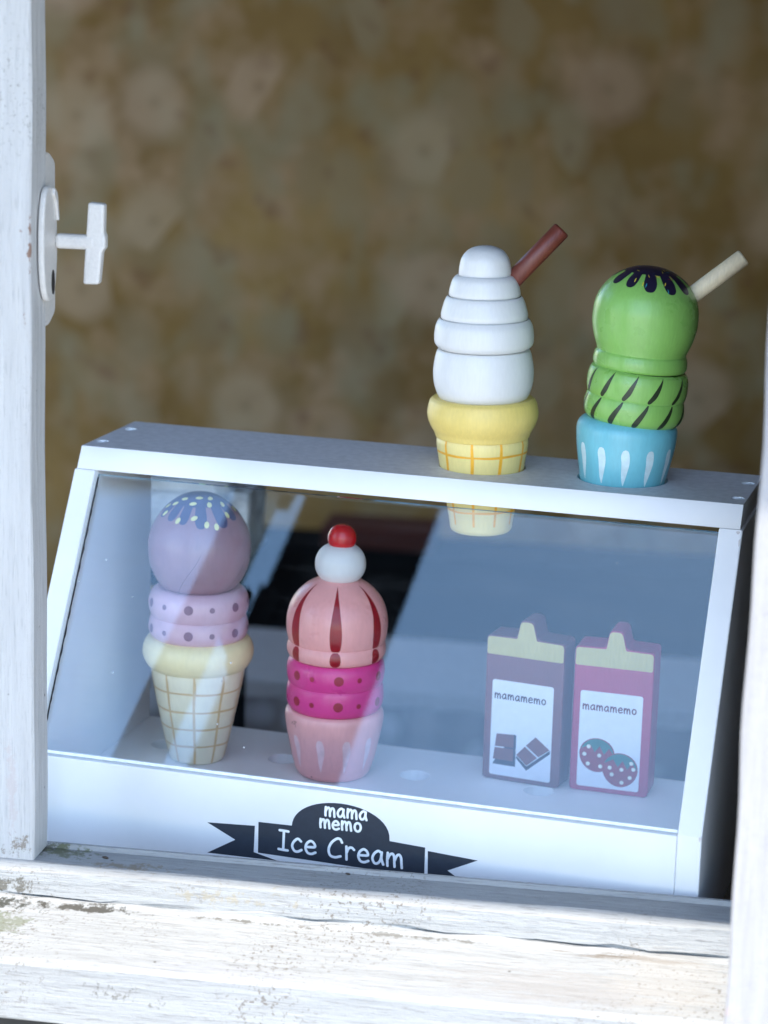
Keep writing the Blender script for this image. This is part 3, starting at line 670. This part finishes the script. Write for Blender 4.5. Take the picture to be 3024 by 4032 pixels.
rod('stick', (.3373 - .7465 * .006, .1389 - .2148 * .006, .2562 - .63 * .006), (.7465, .2148, .6298), .0405, .0047, M['wood'], t2)

# 3 mauve scoop in pale waffle cone, inside
A = (.0673, .1061, ZF); D = (.0005, .0002, 1); kz, kr = .0001241, .000121
t3 = thing('toy_ice_cream', 'mauve wooden toy ice cream with blue sauce in pale waffle cone at left inside case', 'toy ice cream', GRP_, Matrix.Translation(A))
cup = Turned('cone', [[(1240, 224), (1280, 222), (1400, 198), (1500, 177), (1600, 155), (1670, 137)], [(1670, 137), (1688, 130), (1697, 116), (1698, 60), (1698, 0)]], 1698, kz, kr, M['waffle'], t3, A, D)
Turned('cone_rim', [[(1096, 0), (1096, 218)], [(1096, 218), (1106, 240), (1130, 258), (1165, 266), (1195, 262), (1225, 248), (1243, 232)], [(1243, 232), (1243, 0)]], 1698, kz, kr, M['cream'], t3, A, D)
blk = Turned('ribbed_block', [[(862, 0), (862, 196)], [(862, 196), (872, 214), (895, 231), (930, 239), (960, 236), (985, 228), (994, 222)], [(994, 222), (1003, 228), (1030, 236), (1060, 238), (1085, 230), (1100, 216)], [(1100, 216), (1100, 0)]], 1698, kz, kr, M['lilac'], t3, A, D)
for d0, r in ((-65, .0026), (-38, .00155), (-7, .0027), (20, .0016), (51, .0026), (82, .0016), (112, .0026), (142, .0016), (172, .0026), (-158, .0016), (-128, .0026), (-96, .0016)):
    for v in (921, 1044): blk.dot('painted_dot', d0, v, r, M['dot_m'])
scp = Turned('scoop', [[(418, 0), (424, 55), (444, 104), (478, 150), (522, 191), (575, 223), (640, 242), (700, 243), (755, 234), (805, 214), (845, 188), (868, 165)], [(868, 165), (868, 0)]], 1698, kz, kr, M['mauve'], t3, A, D)
for d in (-74, -37, 0, 37, 74, 111, 148, 185, 222, 259): cup.stripe('waffle_line', [(d, 1242, .0005), (d + .6, 1300, .0009), (d - .5, 1400, .0007), (d, 1520, .0008), (d + .5, 1620, .0007), (d, 1690, .0006)], M['line_w'])
for v in (1331, 1424, 1512, 1600): cup.ring('waffle_line', v, .00062, M['line_w'], wob=.00025)
scp.splat('sauce', .0170, [(-66, 11, .0105), (-42, 10, .0110), (-20, 9, .0120), (6, 10, .0140), (38, 11, .0140), (62, 11, .0110), (95, 9, .012), (125, 9, .014), (155, 9, .011), (-172, 9, .013), (-143, 9, .012), (-112, 9, .013), (-90, 8, .010)], M['sauce_b'])
for d, v, ro in ((-76, 480, .6), (-62, 505, .5), (-58, 462, .9), (-45, 440, 1.2), (-28, 520, .3), (-4, 505, 1.0), (14, 530, .2), (27, 540, .1), (-12, 452, 1.3), (26, 455, .3), (52, 500, .1), (60, 460, .6), (2, 432, 1.5), (40, 435, .9), (-100, 470, .4), (85, 490, .5), (115, 460, .8), (150, 500, .4), (-160, 460, .8), (-130, 500, .3)):
    scp.dot('sprinkle', d, v - 2, .0014, M['sprk'], .0021, ro, .00030, 14)

M['crack'] = paint('crack_shade', (.16, .09, .12), .8)
scp.stripe('crack', [(8, 640, .00005), (1, 700, .00014), (-9, 760, .00012), (-20, 820, .00016), (-28, 862, .00008)], M['crack'])
scp.stripe('crack', [(68, 690, .00005), (62, 740, .00014), (54, 800, .00016), (44, 862, .00008)], M['crack'])
# 4 salmon scoop with cherry, inside
A = (.1498, .1093, ZF); D = (.0036, .001, 1); kz, kr = .0001, .0000973
t4 = thing('toy_ice_cream', 'salmon pink wooden toy ice cream with red stripes, white ball and cherry inside case', 'toy ice cream', GRP_, Matrix.Translation(A))
cup = Turned('cup', [[(1250, 0), (1250, 268)], [(1250, 268), (1262, 284), (1285, 291), (1315, 290), (1370, 281), (1450, 264), (1530, 247), (1600, 227), (1628, 214), (1645, 196), (1650, 170)], [(1650, 170), (1650, 0)]], 1650, kz, kr, M['cup_p'], t4, A, D)
for d in (-52, -16, 17, 49, 83, 116, 150, -176, -143, -100 + 14): cup.stripe('teardrop', [(d, 1376, .0002), (d, 1382, .0014), (d, 1410, .0023), (d + 1, 1460, .0021), (d, 1530, .0011), (d, 1578, .0001)], M['drop_p'])
for i in range(9): cup.dot('chip', -52 + rnd.uniform(-6, 6), 1308 + rnd.uniform(-16, 16), rnd.uniform(.0002, .0006), M['dkwood'], rnd.uniform(.0002, .0005), 0, .00016, 7)
cup.dot('chip', -33, 1620, .0006, M['dkwood'], .0004, 0, .00016, 7)
blk = Turned('ribbed_block', [[(950, 0), (950, 262)], [(950, 262), (962, 273), (985, 284), (1022, 288), (1060, 285), (1085, 279), (1095, 274)], [(1095, 274), (1105, 279), (1130, 284), (1172, 286), (1210, 283), (1235, 273), (1248, 262)], [(1248, 262), (1248, 0)]], 1650, kz, kr, M['hot'], t4, A, D)
for d0, r in ((-50, .0027), (-27, .0015), (5, .0028), (30, .0015), (61, .0027), (88, .0015), (116, .0027), (144, .0015), (172, .0027), (-160, .0015), (-130, .0027), (-92, .0015)):
    for v in (1020, 1172): blk.dot('painted_dot', d0, v, r, M['dot_r'])
scp = Turned('scoop', [[(478, 0), (484, 80), (505, 145), (540, 200), (590, 248), (640, 276), (690, 291), (740, 297), (795, 295), (835, 287), (852, 279)], [(852, 279), (864, 285), (890, 291), (918, 288), (940, 275), (949, 258)], [(949, 258), (949, 0)]], 1650, kz, kr, M['pink'], t4, A, D)
for d in (-53, 0, 53, 105, 157, -155, -104):
    scp.stripe('sauce_stripe', [(d, 508, .0001), (d, 560, .0010), (d, 640, .0023), (d, 720, .0033), (d, 780, .0034), (d, 830, .0028), (d, 849, .0018)], M['red'])
    scp.stripe('sauce_stripe', [(d, 855, .0012), (d, 870, .0026), (d, 900, .0031), (d, 925, .0026), (d, 938, .0012), (d, 941, .0002)], M['red'])
Turned('cream_ball', [[(288, 0), (290, 55), (305, 95), (332, 124), (368, 143), (405, 148), (440, 144), (470, 130), (492, 112)], [(492, 112), (492, 0)]], 1650, kz, kr, M['soft'], t4, Vector(A) + Vector((.0009, .0002, 0)), D)
Turned('cherry', [[(176, 0), (182, 36), (202, 64), (232, 81), (260, 84), (285, 80), (306, 68)], [(306, 68), (306, 0)]], 1650, kz, kr, M['cherry'], t4, Vector(A) + Vector((.0014, .0003, 0)), D)

# ------------------------------------------------------------------ milk cartons
def carton(label, origin, ang, W, H, depth, body, picture, tx0, tm='ptext'):
    mw = Matrix.Translation(origin) @ Matrix.Rotation(math.radians(ang), 4, 'Z')
    t_ = thing('toy_milk_carton', label, 'toy carton', 'wooden toy milk cartons', mw)
    ol = roundpoly([(0, 0, .0028), (W, 0, .0028), (W, H, .0025), (W * .645, H + .0005, .002), (W * .590, H + .0108, .0028), (W * .425, H + .0108, .0028), (W * .385, H + .0005, .002), (0, H, .0025)], .002)
    bd = prism('carton_body', ol, depth, body, t_, None, .0009, 3)
    cap = roundpoly([(.0006, H * .872, .0012), (W - .0006, H * .872, .0012), (W - .0006, H - .0006, .002), (W * .640, H - .0003, .001), (W * .583, H + .0100, .0022), (W * .432, H + .0100, .0022), (W * .393, H - .0003, .001), (.0006, H - .0006, .002)], .001)
    sheet('cap_paint', cap, -.00010, M['cap'], bd)
    pn = sheet('label_panel', rrect(W * .095, H * .035, W * .885, H * .70, .0014), -.00010, M['panel'], bd)
    text('mamamemo', W * tx0, H * .572, .00300, .0029, .00036, -.00024, M[tm], pn, gap=.38, jig=.02)
    picture(pn, W, H); return t_
def choc_pic(p, W, H):
    def S(nm, pts, k, y): sheet(nm, [(W * a, H * b_) for a, b_ in pts], y, M[k], p)
    S('chocolate_side', [(.14, .11), (.43, .11), (.43, .33), (.40, .335), (.14, .12)], 'pdark', -.00018)
    S('chocolate_side', [(.44, .17), (.575, .095), (.87, .235), (.87, .26), (.575, .125), (.44, .19)], 'pdark', -.00018)
    S('chocolate_square', [(.14, .145), (.40, .145), (.40, .232), (.155, .228)], 'pbrown', -.00026)
    S('chocolate_square', [(.157, .236), (.40, .240), (.40, .332), (.175, .325)], 'pbrown', -.00026)
    S('chocolate_square', [(.44, .195), (.575, .130), (.71, .195), (.545, .262)], 'pbrown', -.00026)
    S('chocolate_square', [(.56, .270), (.725, .202), (.865, .262), (.68, .338)], 'pbrown', -.00026)
def berry_pic(p, W, H):
    k = 0
    for cx, cz, leafs, seeds in ((.34, .26, 1, [(-.11, .055), (-.16, .0), (.03, .0), (-.11, -.065), (.05, -.075)]), (.64, .175, -1, [(.14, .055), (-.13, .01), (.02, .005), (.17, .015), (-.10, -.035), (.13, -.045), (.03, -.085)])):
        sheet('strawberry', [(W * (cx + .225 * math.cos(a) * (1 + .06 * math.sin(a))), H * (cz + .118 * math.sin(a))) for a in [2 * PI * i / 28 for i in range(28)]], -.00018 - k, M['berry'], p)
        lf = [(W * (cx + .215 * math.cos(a)), H * (cz + .113 * math.sin(a))) for a in [math.radians(5 + 155 * i / 14) for i in range(15)]]
        zig = [(-.16, .05), (-.09, .07), (-.03, .02), (.03, .065), (.09, .01), (.15, .055)]
        lf += [(W * (cx + a), H * (cz + b_)) for a, b_ in zig]
        sheet('strawberry_leaf', lf, -.00024 - k, M['leaf'], p)
        for sx, sz in seeds: sheet('seed', circle(W * (cx + sx), H * (cz + sz), W * .026, 14), -.00030 - k, M['seed'], p)
        k += .00016
carton('brown wooden toy milk carton with chocolate pieces on its white label', (.23267, .1323, ZF), -5.84, .0466, .0856, .020, M['cmilk'], choc_pic, .135)
carton('raspberry red wooden toy milk carton with two strawberries on its white label', (.28428, .1307, ZF), 0.0, .0453, .0851, .022, M['smilk'], berry_pic, .135, 'ptext_red')
